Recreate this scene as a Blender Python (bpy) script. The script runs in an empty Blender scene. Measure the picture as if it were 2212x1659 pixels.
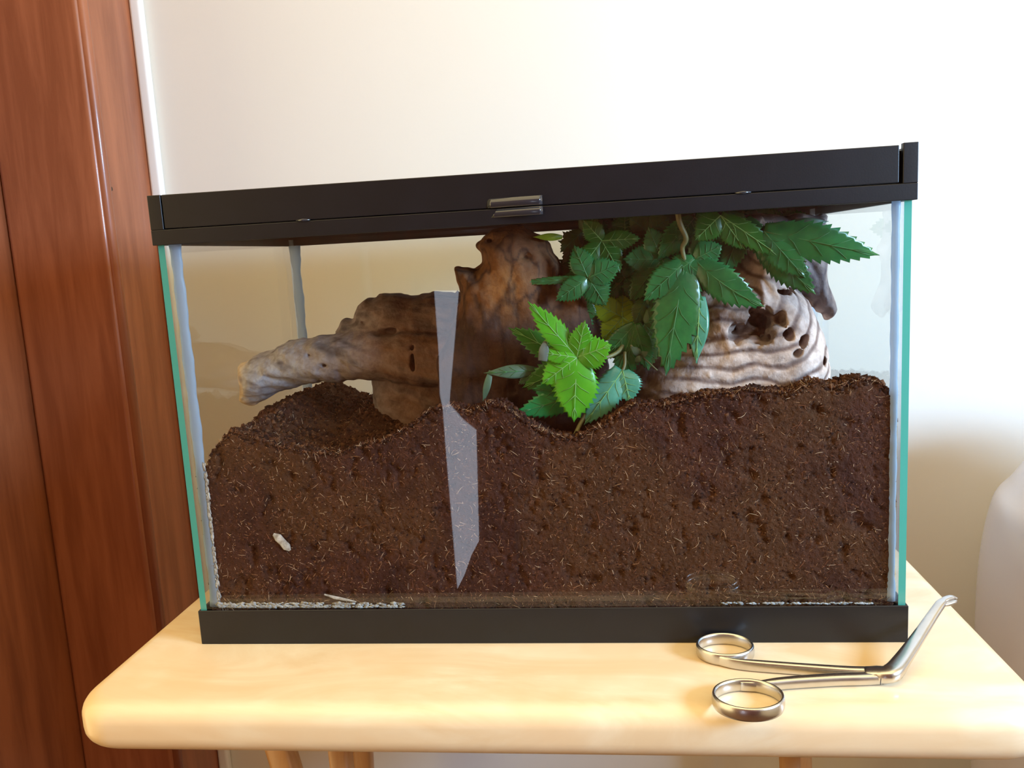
import bpy, math, random
import numpy as np
from mathutils import Matrix, Vector
random.seed(7); rng = np.random.default_rng(7)
scn = bpy.context.scene
COL = scn.collection

# ------------------------------------------------------------------ camera
F_, PI_, YA_, RO_ = 1820.13, 0.15287, -0.11682, -0.05618
CAM = np.array([0.31605, -0.57303, 0.28018])
def cam_axes():
    cp, sp, cy, sy, cr, sr = math.cos(PI_), math.sin(PI_), math.cos(YA_), math.sin(YA_), math.cos(RO_), math.sin(RO_)
    fwd = np.array([sy*cp, cy*cp, -sp]); right = np.array([cy, -sy, 0.]); up = np.cross(right, fwd)
    return cr*right+sr*up, -sr*right+cr*up, fwd
AX = cam_axes()
cd = bpy.data.cameras.new('camera'); cam = bpy.data.objects.new('camera', cd); COL.objects.link(cam)
cd.sensor_width = 36; cd.lens = F_/2212*36; cd.clip_start = 0.01
M = Matrix.Identity(4)
for i in range(3):
    M[i][0] = AX[0][i]; M[i][1] = AX[1][i]; M[i][2] = -AX[2][i]; M[i][3] = CAM[i]
cam.matrix_world = M; scn.camera = cam

# ------------------------------------------------------------------ light
scn.view_settings.view_transform = 'Standard'; scn.view_settings.look = 'None'
scn.view_settings.exposure = 0.0; scn.view_settings.gamma = 1.0; scn.view_settings.use_curve_mapping = False
scn.cycles.transparent_max_bounces = 24
w = bpy.data.worlds.new('world'); scn.world = w; w.use_nodes = True
w.node_tree.nodes['Background'].inputs[0].default_value = (1.0, 0.78, 0.40, 1)
w.node_tree.nodes['Background'].inputs[1].default_value = 2.5
def area(name, loc, target, sx, sy, power, col):
    l = bpy.data.lights.new(name, 'AREA'); l.shape = 'RECTANGLE'; l.size = sx; l.size_y = sy; l.energy = power; l.color = col
    o = bpy.data.objects.new(name, l); COL.objects.link(o); o.location = loc
    o.rotation_euler = (Vector(target)-Vector(loc)).to_track_quat('-Z', 'Y').to_euler(); return o
area('window_light', (1.45, -0.55, 0.47), (0.25, 0.25, 0.2), 0.42, 0.30, 36, (0.38, 0.64, 1.0))

# ------------------------------------------------------------------ helpers
def at(px, py, Y=None, Z=None, X=None):
    d = AX[2]+AX[0]*(px-1106)/F_-AX[1]*(py-829.5)/F_
    t = (Y-CAM[1])/d[1] if Y is not None else ((Z-CAM[2])/d[2] if Z is not None else (X-CAM[0])/d[0])
    return CAM+t*d
def mesh_obj(name, V, Fc, mats, parent=None, smooth=False, midx=None, col=None):
    me = bpy.data.meshes.new(name)
    V = np.asarray(V, float)
    if isinstance(Fc, np.ndarray):
        n, k = Fc.shape
        me.vertices.add(len(V)); me.vertices.foreach_set('co', V.ravel())
        me.loops.add(n*k); me.loops.foreach_set('vertex_index', Fc.astype(np.int32).ravel())
        me.polygons.add(n); me.polygons.foreach_set('loop_start', np.arange(0, n*k, k, dtype=np.int32))
        try: me.polygons.foreach_set('loop_total', np.full(n, k, dtype=np.int32))
        except Exception: pass
        me.update(calc_edges=True); me.validate()
    else:
        me.from_pydata([tuple(v) for v in V], [], Fc)
    for m in (mats if isinstance(mats, (list, tuple)) else [mats]): me.materials.append(m)
    if midx is not None: me.polygons.foreach_set('material_index', np.asarray(midx, dtype=np.int32))
    if smooth: me.polygons.foreach_set('use_smooth', np.ones(len(me.polygons), dtype=bool))
    if col is not None:
        a = me.color_attributes.new('Col', 'FLOAT_COLOR', 'POINT')
        c4 = np.ones((len(V), 4), np.float32); c4[:, :3] = col; a.data.foreach_set('color', c4.ravel())
    me.update()
    o = bpy.data.objects.new(name, me); COL.objects.link(o)
    if parent is not None: o.parent = parent
    return o
def tag(o, label=None, cat=None, group=None, kind=None):
    if label: o['label'] = label
    if cat: o['category'] = cat
    if group: o['group'] = group
    if kind: o['kind'] = kind
    return o
def empty(name, loc=(0, 0, 0)):
    o = bpy.data.objects.new(name, None); COL.objects.link(o); o.location = loc; o.empty_display_size = .02; return o
class MB:
    def __init__(s): s.V = []; s.F = []; s.M = []
    def add(s, V, F, m=0):
        b = len(s.V); s.V += [tuple(v) for v in V]; s.F += [tuple(i+b for i in f) for f in F]; s.M += [m]*len(F); return s
    def box(s, x0, x1, y0, y1, z0, z1, m=0):
        return s.add([(x0,y0,z0),(x1,y0,z0),(x1,y1,z0),(x0,y1,z0),(x0,y0,z1),(x1,y0,z1),(x1,y1,z1),(x0,y1,z1)],
                     [(0,3,2,1),(4,5,6,7),(0,1,5,4),(1,2,6,5),(2,3,7,6),(3,0,4,7)], m)
    def prism(s, poly, y0, y1, m=0):      # poly in x,z
        n = len(poly); V = [(p[0], y0, p[1]) for p in poly]+[(p[0], y1, p[1]) for p in poly]
        return s.add(V, [tuple(range(n)), tuple(range(2*n-1, n-1, -1))]+[(i, i+n, (i+1) % n+n, (i+1) % n) for i in range(n)], m)
    def sweep(s, P, W, H, n=12, ref=(0, 0, 1), p=2.6, m=0):
        P = [np.array(q, float) for q in P]; rings = []
        for i, c in enumerate(P):
            t = P[min(i+1, len(P)-1)]-P[max(i-1, 0)]; t /= np.linalg.norm(t)+1e-12
            a = np.cross(np.array(ref, float), t); a /= np.linalg.norm(a)+1e-12; b = np.cross(t, a)
            wi = W[i] if hasattr(W, '__len__') else W; hi = H[i] if hasattr(H, '__len__') else H
            r = []
            for k in range(n):
                th = 2*math.pi*k/n; cx, sx = math.cos(th), math.sin(th)
                r.append(c+a*wi*math.copysign(abs(cx)**(2/p), cx)+b*hi*math.copysign(abs(sx)**(2/p), sx))
            rings.append(r)
        V = [v for r in rings for v in r]; L = len(rings)
        Fs = [(i*n+k, i*n+(k+1) % n, (i+1)*n+(k+1) % n, (i+1)*n+k) for i in range(L-1) for k in range(n)]
        Fs += [tuple(range(n-1, -1, -1)), tuple((L-1)*n+k for k in range(n))]
        return s.add(V, Fs, m)
    def build(s, name, mats, parent=None, smooth=False, bevel=0, seg=2):
        o = mesh_obj(name, s.V, s.F, mats, parent, smooth, s.M)
        if bevel:
            b = o.modifiers.new('bevel', 'BEVEL'); b.width = bevel; b.segments = seg; b.limit_method = 'ANGLE'
            o.data.polygons.foreach_set('use_smooth', np.ones(len(o.data.polygons), dtype=bool))
            wn = o.modifiers.new('wn', 'WEIGHTED_NORMAL'); wn.keep_sharp = True
        return o
def curve(pts, n):            # catmull-rom resample
    P = np.array(pts, float); P = np.vstack([2*P[0]-P[1], P, 2*P[-1]-P[-2]]); m = len(P)-3; out = []
    for t in np.linspace(0, m-1e-6, n):
        i = int(t); u = t-i; a, b, c, d = P[i:i+4]
        out.append(.5*((2*b)+(c-a)*u+(2*a-5*b+4*c-d)*u*u+(3*b-a-3*c+d)*u**3))
    return np.array(out)
# numpy value noise
def _h(i, j, k, s):
    n = (i.astype(np.int64)*374761393+j.astype(np.int64)*668265263+k.astype(np.int64)*2147483647+s*1274126177) & 0xffffffff
    n = ((n ^ (n >> 13))*1274126177) & 0xffffffff
    n = ((n ^ (n >> 16))*2246822519) & 0xffffffff
    return ((n ^ (n >> 15)) & 0xffff)/65535.0
def vnoise(x, y, z, s=0):
    xi, yi, zi = np.floor(x), np.floor(y), np.floor(z); u, v, q = x-xi, y-yi, z-zi
    u, v, q = [t*t*(3-2*t) for t in (u, v, q)]; r = 0
    for a in (0, 1):
        for b in (0, 1):
            for c in (0, 1):
                r = r+_h(xi+a, yi+b, zi+c, s)*(u if a else 1-u)*(v if b else 1-v)*(q if c else 1-q)
    return r*2-1
def fbm(x, y, z, o=3, s=0):
    r = 0; a = 1.; t = 0
    for i in range(o):
        r = r+a*vnoise(x, y, z, s+i*17); t += a; a *= .5; x, y, z = x*2.03, y*2.03, z*2.03
    return r/t

# ------------------------------------------------------------------ materials
def srgb(r, g, b):
    f = lambda c: (c/255/12.92) if c/255 <= .04045 else ((c/255+.055)/1.055)**2.4
    return (f(r), f(g), f(b), 1)
def mat(name, col, rough=.5, metal=0., spec=.5, bump=None, var=None, attr=False, coat=0, trans=0, grain=None, var2=None):
    m = bpy.data.materials.new(name); m.use_nodes = True; nt = m.node_tree; N = nt.nodes; L = nt.links
    b = N['Principled BSDF']; b.inputs['Base Color'].default_value = col; b.inputs['Roughness'].default_value = rough
    b.inputs['Metallic'].default_value = metal; b.inputs['Specular IOR Level'].default_value = spec
    if coat: b.inputs['Coat Weight'].default_value = coat; b.inputs['Coat Roughness'].default_value = .12
    tc = N.new('ShaderNodeTexCoord'); mp = N.new('ShaderNodeMapping'); L.new(tc.outputs['Object'], mp.inputs[0])
    if grain: mp.inputs['Scale'].default_value = grain
    src = None
    if attr:
        a = N.new('ShaderNodeAttribute'); a.attribute_name = 'Col'; src = a.outputs['Color']
    if var:                       # (scale, colour2, amount[, detail])
        nz = N.new('ShaderNodeTexNoise'); nz.inputs['Scale'].default_value = var[0]; nz.inputs['Detail'].default_value = 8
        nz.inputs['Roughness'].default_value = .6; nz.inputs['Distortion'].default_value = var[3] if len(var) > 3 else 0
        L.new(mp.outputs[0], nz.inputs['Vector'])
        rp = N.new('ShaderNodeMapRange'); rp.inputs[1].default_value = .38; rp.inputs[2].default_value = .62; rp.inputs[4].default_value = var[2]
        L.new(nz.outputs[0], rp.inputs[0])
        mx = N.new('ShaderNodeMix'); mx.data_type = 'RGBA'; mx.inputs[6].default_value = col; mx.inputs[7].default_value = var[1]
        if attr:
            mx.blend_type = 'MULTIPLY'; L.new(src, mx.inputs[6])
        L.new(rp.outputs[0], mx.inputs[0]); src = mx.outputs[2]
    if var2:
        nz = N.new('ShaderNodeTexNoise'); nz.inputs['Scale'].default_value = var2[0]; nz.inputs['Detail'].default_value = 3
        L.new(tc.outputs['Object'], nz.inputs['Vector']); rp = N.new('ShaderNodeMapRange'); rp.inputs[1].default_value = .48; rp.inputs[2].default_value = .60; rp.inputs[4].default_value = var2[2]
        L.new(nz.outputs[0], rp.inputs[0]); mx = N.new('ShaderNodeMix'); mx.data_type = 'RGBA'
        if src is not None: L.new(src, mx.inputs[6])
        else: mx.inputs[6].default_value = col
        mx.inputs[7].default_value = var2[1]; L.new(rp.outputs[0], mx.inputs[0]); src = mx.outputs[2]
    if src is not None: L.new(src, b.inputs['Base Color'])
    if bump:
        n2 = N.new('ShaderNodeTexNoise'); n2.inputs['Scale'].default_value = bump[0]; n2.inputs['Detail'].default_value = 6
        L.new(mp.outputs[0], n2.inputs['Vector']); bp = N.new('ShaderNodeBump'); bp.inputs['Strength'].default_value = bump[1]
        bp.inputs['Distance'].default_value = bump[2] if len(bump) > 2 else .001
        L.new(n2.outputs[0], bp.inputs['Height']); L.new(bp.outputs[0], b.inputs['Normal'])
    if trans:
        tr = N.new('ShaderNodeBsdfTranslucent'); mxs = N.new('ShaderNodeMixShader'); mxs.inputs[0].default_value = trans
        if src is not None: L.new(src, tr.inputs[0])
        else: tr.inputs[0].default_value = col
        L.new(b.outputs[0], mxs.inputs[1]); L.new(tr.outputs[0], mxs.inputs[2]); L.new(mxs.outputs[0], N['Material Output'].inputs[0])
    return m
def glass_mat(name, tint):
    m = bpy.data.materials.new(name); m.use_nodes = True; nt = m.node_tree; N = nt.nodes; L = nt.links; N.remove(N['Principled BSDF'])
    tr = N.new('ShaderNodeBsdfTransparent'); tr.inputs[0].default_value = tint
    gl = N.new('ShaderNodeBsdfGlossy'); gl.inputs['Roughness'].default_value = 0.0
    g = N.new('ShaderNodeNewGeometry'); dt = N.new('ShaderNodeVectorMath'); dt.operation = 'DOT_PRODUCT'
    L.new(g.outputs['Incoming'], dt.inputs[0]); L.new(g.outputs['Normal'], dt.inputs[1])
    def mth(op, a, b=None):
        n = N.new('ShaderNodeMath'); n.operation = op
        for i, v in enumerate((a, b)):
            if v is None: continue
            if isinstance(v, (int, float)): n.inputs[i].default_value = v
            else: L.new(v, n.inputs[i])
        return n.outputs[0]
    c = mth('ABSOLUTE', dt.outputs['Value']); p = mth('POWER', mth('SUBTRACT', 1.0, c), 5.0)
    fr = mth('ADD', mth('MULTIPLY', p, .96), .04)
    mx = N.new('ShaderNodeMixShader'); L.new(fr, mx.inputs[0]); L.new(tr.outputs[0], mx.inputs[1]); L.new(gl.outputs[0], mx.inputs[2])
    L.new(mx.outputs[0], N['Material Output'].inputs[0]); return m
def emit_mat(name, col, s):
    m = bpy.data.materials.new(name); m.use_nodes = True; N = m.node_tree.nodes; N.remove(N['Principled BSDF'])
    e = N.new('ShaderNodeEmission'); e.inputs[0].default_value = col; e.inputs[1].default_value = s
    m.node_tree.links.new(e.outputs[0], N['Material Output'].inputs[0]); return m

M_wall = mat('wall_paint', (.80, .77, .70, 1), .75, var=(3, (.78, .75, .67, 1), .5), bump=(180, .12, .0006))
M_white = mat('white_paint', (.85, .84, .82, 1), .4)
M_floor = mat('floor_wood', srgb(120, 80, 50), .5, var=(4, srgb(80, 50, 30), .8), grain=(1, 12, 1))
M_red = mat('stained_wood', srgb(166, 100, 66), .40, var=(6, srgb(134, 74, 44), .8, .4), grain=(9, 9, .8), bump=(60, .08), coat=.35)
M_red3 = mat('stained_wood_plank', srgb(156, 92, 58), .5, var=(5, srgb(122, 66, 38), .85, .4), grain=(9, 9, .8), bump=(60, .08))
M_red2 = mat('stained_wood_dark', srgb(116, 58, 34), .42, var=(5, srgb(88, 40, 22), .85, .4), grain=(9, 9, .8), bump=(60, .08), coat=.25)
M_table = mat('pale_table_wood', srgb(243, 224, 190), .36, var=(4, srgb(228, 196, 150), .7, 1.6), grain=(1.6, 5, 5), var2=(11, srgb(236, 204, 160), .6), coat=.25, bump=(20, .03))
M_leg = mat('table_leg_wood', srgb(205, 160, 110), .4, var=(7, srgb(180, 130, 84), .6, 1), grain=(7, 7, 1))
M_blk = mat('black_plastic', srgb(14, 14, 18), .38, bump=(900, .12, .0003), var=(40, srgb(20, 20, 26), .5))
M_blkg = mat('glossy_black_plastic', srgb(44, 46, 54), .12, coat=.5)
M_glass = glass_mat('clear_glass', (.975, .99, .985, 1))
M_gedge = mat('green_glass_edge', srgb(84, 176, 160), .12, trans=.35, coat=.6)
M_sil = mat('silicone', srgb(206, 222, 240), .3, trans=.6, bump=(120, .3, .0006))
M_soil = mat('coconut_soil', srgb(58, 32, 25), .9, spec=.2, var=(30, srgb(86, 52, 38), .7, 1.0), bump=(420, .9, .0025), var2=(9, srgb(90, 59, 32), .55))
M_clod = [mat('soil_crumb_dark', srgb(40, 24, 19), .95, spec=.15, var=(60, srgb(70, 42, 30), .6)),
          mat('soil_crumb_red', srgb(76, 45, 34), .9, spec=.15, var=(60, srgb(60, 34, 26), .6), var2=(9, srgb(90, 59, 32), .5)),
          mat('soil_crumb_gold', srgb(112, 74, 50), .9, spec=.15, var=(60, srgb(86, 56, 37), .6))]
M_fib = [mat('fibre_tan', srgb(186, 138, 96), .7), mat('fibre_rust', srgb(140, 86, 56), .8), mat('fibre_pale', srgb(216, 184, 150), .7)]
M_wood = mat('driftwood', (1, 1, 1, 1), .75, spec=.3, attr=True, var=(130, (.62, .56, .52, 1), .8, .5), bump=(420, .5, .0012))
M_steel = mat('brushed_steel', (.66, .65, .64, 1), .27, metal=1.0, var=(60, (.55, .54, .53, 1), .6), bump=(500, .04, .0003))
M_grey = mat('pale_grey_plastic', srgb(214, 210, 218), .25, coat=.3)
M_fleck = mat('white_deposit', srgb(206, 202, 198), .8, var=(300, srgb(140, 130, 122), .8))
M_vein = mat('leaf_vein', srgb(136, 186, 108), .45)
M_vein2 = mat('leaf_vein_dark', srgb(76, 128, 70), .45)
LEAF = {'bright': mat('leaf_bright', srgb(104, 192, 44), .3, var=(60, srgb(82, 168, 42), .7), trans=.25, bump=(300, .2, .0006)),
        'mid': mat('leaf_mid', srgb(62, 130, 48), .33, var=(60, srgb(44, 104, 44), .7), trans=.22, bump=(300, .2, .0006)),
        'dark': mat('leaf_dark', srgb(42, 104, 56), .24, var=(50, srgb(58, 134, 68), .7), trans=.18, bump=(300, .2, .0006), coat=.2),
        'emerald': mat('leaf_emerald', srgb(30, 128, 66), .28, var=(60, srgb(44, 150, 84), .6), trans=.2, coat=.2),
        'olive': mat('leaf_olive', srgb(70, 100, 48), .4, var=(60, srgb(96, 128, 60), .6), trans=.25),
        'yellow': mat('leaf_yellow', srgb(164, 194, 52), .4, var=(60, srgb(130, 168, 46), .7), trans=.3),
        'sky_sheen': mat('leaf_sky_sheen', srgb(104, 176, 148), .22, var=(60, srgb(66, 140, 104), .7), trans=.2, coat=.35),  # pale blue-green puts the sky's gloss into the leaf colour
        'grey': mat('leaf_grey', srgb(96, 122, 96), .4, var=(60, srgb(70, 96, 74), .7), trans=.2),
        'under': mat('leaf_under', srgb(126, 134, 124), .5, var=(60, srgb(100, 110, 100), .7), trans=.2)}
M_stem = mat('plant_stem', srgb(126, 120, 70), .5, var=(80, srgb(96, 84, 50), .7))
M_curt = mat('dark_curtain', srgb(70, 52, 40), .9)

# ------------------------------------------------------------------ room
YW = 0.42; ZF = -0.70
tag(MB().box(-.9, 2.2, YW, YW+.1, ZF, 1.7).build('wall_back', M_wall), kind='structure')
tag(MB().box(-1.2, 2.2, -1.66, YW+.1, ZF-.05, ZF).build('floor', M_floor), kind='structure')
tag(MB().box(-1.2, 1.6, -1.66, -1.56, ZF, 1.7).build('wall_front', M_red2), kind='structure')
wr = MB(); XR = 1.20
wr.box(XR, XR+.1, -1.56, YW, ZF, .240).box(XR, XR+.1, .05, YW, .240, 1.7).box(XR, XR+.1, -1.56, -1.1, .240, 1.7).box(XR, XR+.1, -1.1, .05, 1.05, 1.7)
tag(wr.build('light_block_wall', M_wall), kind='structure')  # unseen wall added to block low light under the table and on wall_back
wf = MB(); wf.box(XR-.03, XR+.06, -1.12, .07, .240, .260).box(XR+.02, XR+.06, -1.1, -1.06, .260, 1.05).box(XR+.02, XR+.06, .01, .05, .260, 1.05).box(XR+.02, XR+.06, -1.06, .01, 1.01, 1.05)
tag(wf.build('light_block_sill', M_white), kind='structure')  # added surround; sill height sets the shade line on wall_back
XC = at(275, 0, Y=YW-.012)[0]; YF = .305; XL = at(100, 1100, Y=YF)[0]
tag(MB().box(XL, XC, YF, YW, ZF, 1.7).build('trim_1', M_red, bevel=.006, seg=4), 'reddish wooden door casing standing left of the glass tank', kind='structure')
bd = MB()
bd.sweep([(XC-.001, YF+.010, ZF), (XC-.001, YF+.010, 1.7)], .007, .007, 12, (1, 0, 0), 2)
o = bd.build('bead', M_red, bpy.data.objects['trim_1'], True)
tag(MB().box(XL-.22, XL, .02, YF+.02, ZF, 1.7).build('trim_2', M_red3, bevel=.005, seg=3), kind='structure')
xs = at(322, 420, Y=YW-.01)[0]
tag(MB().box(XC, XC+.0145, YW-.012, YW, ZF, 1.7).build('trim_3', M_white, bevel=.004, seg=3), kind='structure')
nh = at(240, 408, X=XC)
tag(MB().sweep([nh+np.array([-.001, 0, 0]), nh+np.array([.0006, 0, 0])], .0022, .0022, 10).build('nail_head', M_curt, bpy.data.objects['trim_1']))

# added glow panel behind the camera, for the doorway gap mirrored in the glass
YG = .002; YB = -1.55
def refl(px, py):
    p = at(px, py, Y=2*YG-YB); return (p[0], p[2])
win = empty('doorway_glow', (refl(985, 900)[0], YB, refl(985, 900)[1])); tag(win, kind='structure')
lx, ly, lz = win.location
def rel(p): return (p[0]-lx, p[1]-lz)
poly = [rel(refl(*p)) for p in [(938, 628), (990, 628), (948, 770), (956, 790), (950, 850), (1000, 908), (1028, 930), (1034, 1170), (1018, 1200), (1002, 1245), (988, 1272), (962, 960)]]  # glow outline drawn to the shape of the mirrored strip
MB().prism(poly, -.004, .004).build('pane', emit_mat('doorway_light', (.78, .84, 1, 1), 3.6), win)
x0 = min(p[0] for p in poly)-.05; x1 = max(p[0] for p in poly)+.05; z0 = min(p[1] for p in poly)-.05; z1 = max(p[1] for p in poly)+.05
fr = MB(); fr.box(x0-.04, x0, -.008, .03, z0, z1); fr.box(x1, x1+.04, -.008, .03, z0, z1); fr.box(x0-.04, x1+.04, -.008, .03, z1, z1+.04); fr.box(x0-.04, x1+.04, -.008, .03, z0-.04, z0)
fr.build('glow_frame', M_red2, win)  # made-up frame around the glow panel

# ------------------------------------------------------------------ table
TX0, TX1, TY0, TY1, TT = -.0545, .5720, -.0915, .355, .0345
def rrect(x0, x1, y0, y1, r, n=8):
    P = []
    for cx, cy, a in ((x1-r, y1-r, 0), (x0+r, y1-r, 90), (x0+r, y0+r, 180), (x1-r, y0+r, 270)):
        for k in range(n+1):
            t = math.radians(a+90*k/n); P.append((cx+r*math.cos(t), cy+r*math.sin(t)))
    return P
table = empty('side_table', ((TX0+TX1)/2, (TY0+TY1)/2, ZF))
tag(table, 'pale varnished wooden table with rounded edges carrying the glass tank', 'table')
tb = np.array(table.location)
V = []; NR = None; prof = []
er = .013
for k in range(9):
    t = math.pi/2*k/8; prof.append((er*(1-math.sin(t)), -er*(1-math.cos(t))))
prof = prof[::-1]; prof = [(er*(1-math.sin(math.pi/2*k/8)), -er*(1-math.cos(math.pi/2*k/8))) for k in range(9)]
prof = prof+[(i, -TT-z) for i, z in prof[::-1]]
for ins, z in prof:
    R_ = rrect(TX0+ins, TX1-ins, TY0+ins, TY1-ins, .032-ins*.6); NR = len(R_)
    V += [(x-tb[0], y-tb[1], z-tb[2]) for x, y in R_]
Fs = [tuple(range(NR))]
for i in range(len(prof)-1):
    Fs += [(i*NR+k, (i+1)*NR+k, (i+1)*NR+(k+1) % NR, i*NR+(k+1) % NR) for k in range(NR)]
Fs.append(tuple((len(prof)-1)*NR+k for k in range(NR-1, -1, -1)))
o = mesh_obj('table_top', V, Fs, M_table, table, True)
def leg(xt, yt, xb, yb, r=.013):
    l = MB(); l.sweep([(xt-tb[0], yt-tb[1], -TT-.001-tb[2]), (xb-tb[0], yb-tb[1], .0005)], [r, r*.8], [r, r*.8], 10, (0, 1, 0), 4)
    l.build('leg', M_leg, table, True)
pl = at(1722, 1650, Z=-.06)
leg(pl[0]-.0, -.02, pl[0]+.02, -.03, .007)
p2 = at(735, 1650, Y=.04); leg(p2[0], .04, p2[0]+.01, .04, .009)
p3 = at(560, 1640, Y=.20); leg(p3[0]-.01, .2, p3[0]+.12, .2, .014)
leg(.50, .30, .52, .30, .012)
leg(.02, .31, .0, .31, .012)
apr = MB(); apr.box(.0-tb[0], .5-tb[0], .10-tb[1], .115-tb[1], -TT-.03-tb[2], -TT-.0005-tb[2]); apr.build('rail', M_leg, table, bevel=.002)

# ------------------------------------------------------------------ grey bin at right
def lathe(prof, cx, cy, n=64, sy=1.0):
    V = []; 
    for r, z in prof: V += [(cx+r*math.cos(2*math.pi*k/n), cy+sy*r*math.sin(2*math.pi*k/n), z) for k in range(n)]
    Fs = [(i*n+k, i*n+(k+1) % n, (i+1)*n+(k+1) % n, (i+1)*n+k) for i in range(len(prof)-1) for k in range(n)]
    Fs += [tuple(range(n-1, -1, -1)), tuple((len(prof)-1)*n+k for k in range(n))]
    return V, Fs
YBN = .20; pts = [at(2212, 1078, Y=YBN), at(2182, 1112, Y=YBN), at(2166, 1160, Y=YBN), at(2152, 1230, Y=YBN), at(2143, 1310, Y=YBN), at(2138, 1400, Y=YBN), at(2136, 1480, Y=YBN)]
bx = pts[0][0]+.14
prof = [(max(bx-p[0], .01), p[2]) for p in pts]
prof = [(.002, prof[0][1]+.100), (.035, prof[0][1]+.096), (.075, prof[0][1]+.078), (.105, prof[0][1]+.050), (.125, prof[0][1]+.023)]+prof+[(prof[-1][0]*.99, -.35), (prof[-1][0]*.9, -.6), (prof[-1][0]*.85, ZF+.01), (prof[-1][0]*.8, ZF)]
prof = [tuple(p) for p in curve([(a, b, 0) for a, b in prof], 60)[:, :2]]
prof = [(max(r, .001), max(z, ZF+.0002)) for r, z in prof][::-1]
bn = empty('waste_bin', (bx, YBN, ZF)); tag(bn, 'pale grey rounded plastic bin beside the table, cut off by the right edge', 'bin')
k = int(len(prof)*.86)
V, Fs = lathe([(r, z-ZF) for r, z in prof[:k]], 0, 0, 72); mesh_obj('body', V, Fs, M_grey, bn, True)
V, Fs = lathe([(r*1.012, z-ZF+.0015) for r, z in prof[k-1:]], 0, 0, 72); mesh_obj('lid', V, Fs, M_grey, bn, True)

# ------------------------------------------------------------------ terrarium
W, D, H = .514, .257, .3346
tank = empty('glass_terrarium', (W/2, D/2, 0)); tag(tank, 'rectangular glass tank with black plastic rims half filled with brown soil', 'terrarium')
T0 = np.array(tank.location)
class TB(MB):
    def build(s, name, mats, parent=tank, smooth=False, bevel=0, seg=2):
        s.V = [tuple(np.array(v)-T0) for v in s.V]; return MB.build(s, name, mats, parent, smooth, bevel, seg)
HB, ZR, ZM = .0268, .3000, .3112
b = TB(); b.box(0, W, 0, .0016, 0, HB); b.box(0, W, D-.0016, D, 0, HB); b.box(0, .0016, .0016, D-.0016, 0, HB); b.box(W-.0016, W, .0016, D-.0016, 0, HB); b.box(.0016, W-.0016, .0016, D-.0016, .004, .008)
base_frame = b.build('base_frame', M_blk, bevel=.0007)
G0, G1 = .0016, .0064                      # side pane thickness
e = .0001
for nm, x0, x1, y0, y1 in (('front_pane', G1+e, W-G1-e, .0020, .0065), ('rear_pane', G1+e, W-G1-e, D-.0065, D-.0020)):
    b = TB(); b.box(x0, x1, y0, y1, .0085, ZR+.006); b.build(nm, M_glass)
for x0, x1 in ((G0, G1), (W-G1, W-G0)):
    b = TB(); b.add([(x0,.002,.0085),(x1,.002,.0085),(x1,D-.002,.0085),(x0,D-.002,.0085),(x0,.002,ZR+.006),(x1,.002,ZR+.006),(x1,D-.002,ZR+.006),(x0,D-.002,ZR+.006)],
        [(0,3,2,1),(4,5,6,7),(1,2,6,5),(3,0,4,7)], 0)
    b.add([(x0,.002,.0085),(x1,.002,.0085),(x1,.002,ZR+.006),(x0,.002,ZR+.006),(x0,D-.002,.0085),(x1,D-.002,.0085),(x1,D-.002,ZR+.006),(x0,D-.002,ZR+.006)], [(0,1,2,3)], 1)
    b.add([(x0,D-.002,.0085),(x1,D-.002,.0085),(x1,D-.002,ZR+.006),(x0,D-.002,ZR+.006)], [(1,0,3,2)], 2)
    b.build('side_pane', [M_glass, M_gedge, M_sil])
bottom = TB(); bottom.box(G1+e, W-G1-e, .0067, D-.0067, .0086, .012); bottom.build('bottom_pane', M_gedge)
def bead(cx, cy, wx, wy, zs=60, sd=0):
    b = TB(); P = []; Wd = []; Hd = []
    for i in range(zs):
        z = .0268+(ZR-.0266)*i/(zs-1); n = math.sin(i*1.7+sd)*.25+math.sin(i*.61+sd*2)*.35
        P.append((cx, cy, z)); Wd.append(wx*(1+.3*n)); Hd.append(wy)
        if i < 4 or i > zs-5: Wd[-1] *= 1.15
    b.sweep(P, Wd, Hd, 10, (0, 1, 0), 2.4); b.build('silicone_bead', M_sil, smooth=True)
bead(G1+.0042, .0092, .0040, .0023, sd=1); bead(W-G1-.0026, .0092, .0026, .0023, sd=4)
bead(G1+.0034, D-.0088, .0046, .0021, sd=2); bead(W-G1-.003, D-.0085, .0028, .0019, sd=3)
# rim and hinged flap
XL0, XR0 = -.0008, W+.0010; FX0, FX1 = .0095, .5035
b = TB(); b.box(XL0, XR0, -.0010, .0018, ZR, ZM-.0006); b.box(XL0, FX0-.0006, -.0010, .004, ZM-.0006, H); b.box(FX1+.0022, XR0, -.0010, .004, ZM-.0006, H+.0012)
b.box(XL0, XL0+.0026, .0040, D+.001, ZR, H); b.box(XR0-.0026, XR0, .0040, D+.001, ZR, H); b.box(XL0+.0026, XR0-.0026, D-.0018, D+.001, ZR, H)
b.box(XL0+.0026, XR0-.0026, .0045, .0110, ZM-.002, H-.003); b.box(.0095, .5035, .012, D-.002, ZR+.009, ZR+.0105)
for x in (.0096, .1, .2, .3, .4, .502): pass
rim = b.build('top_rim', M_blk, bevel=.0005)
b = TB(); b.box(FX0, FX1, -.0004, .0040, ZM, H)
flap = b.build('hinged_flap', M_blk, bevel=.0006)
b = TB(); b.box(FX0, FX1, .0112, D-.0020, H-.0028, H-.0012); b.build('lid_panel', M_blk, bevel=.0004)
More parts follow.
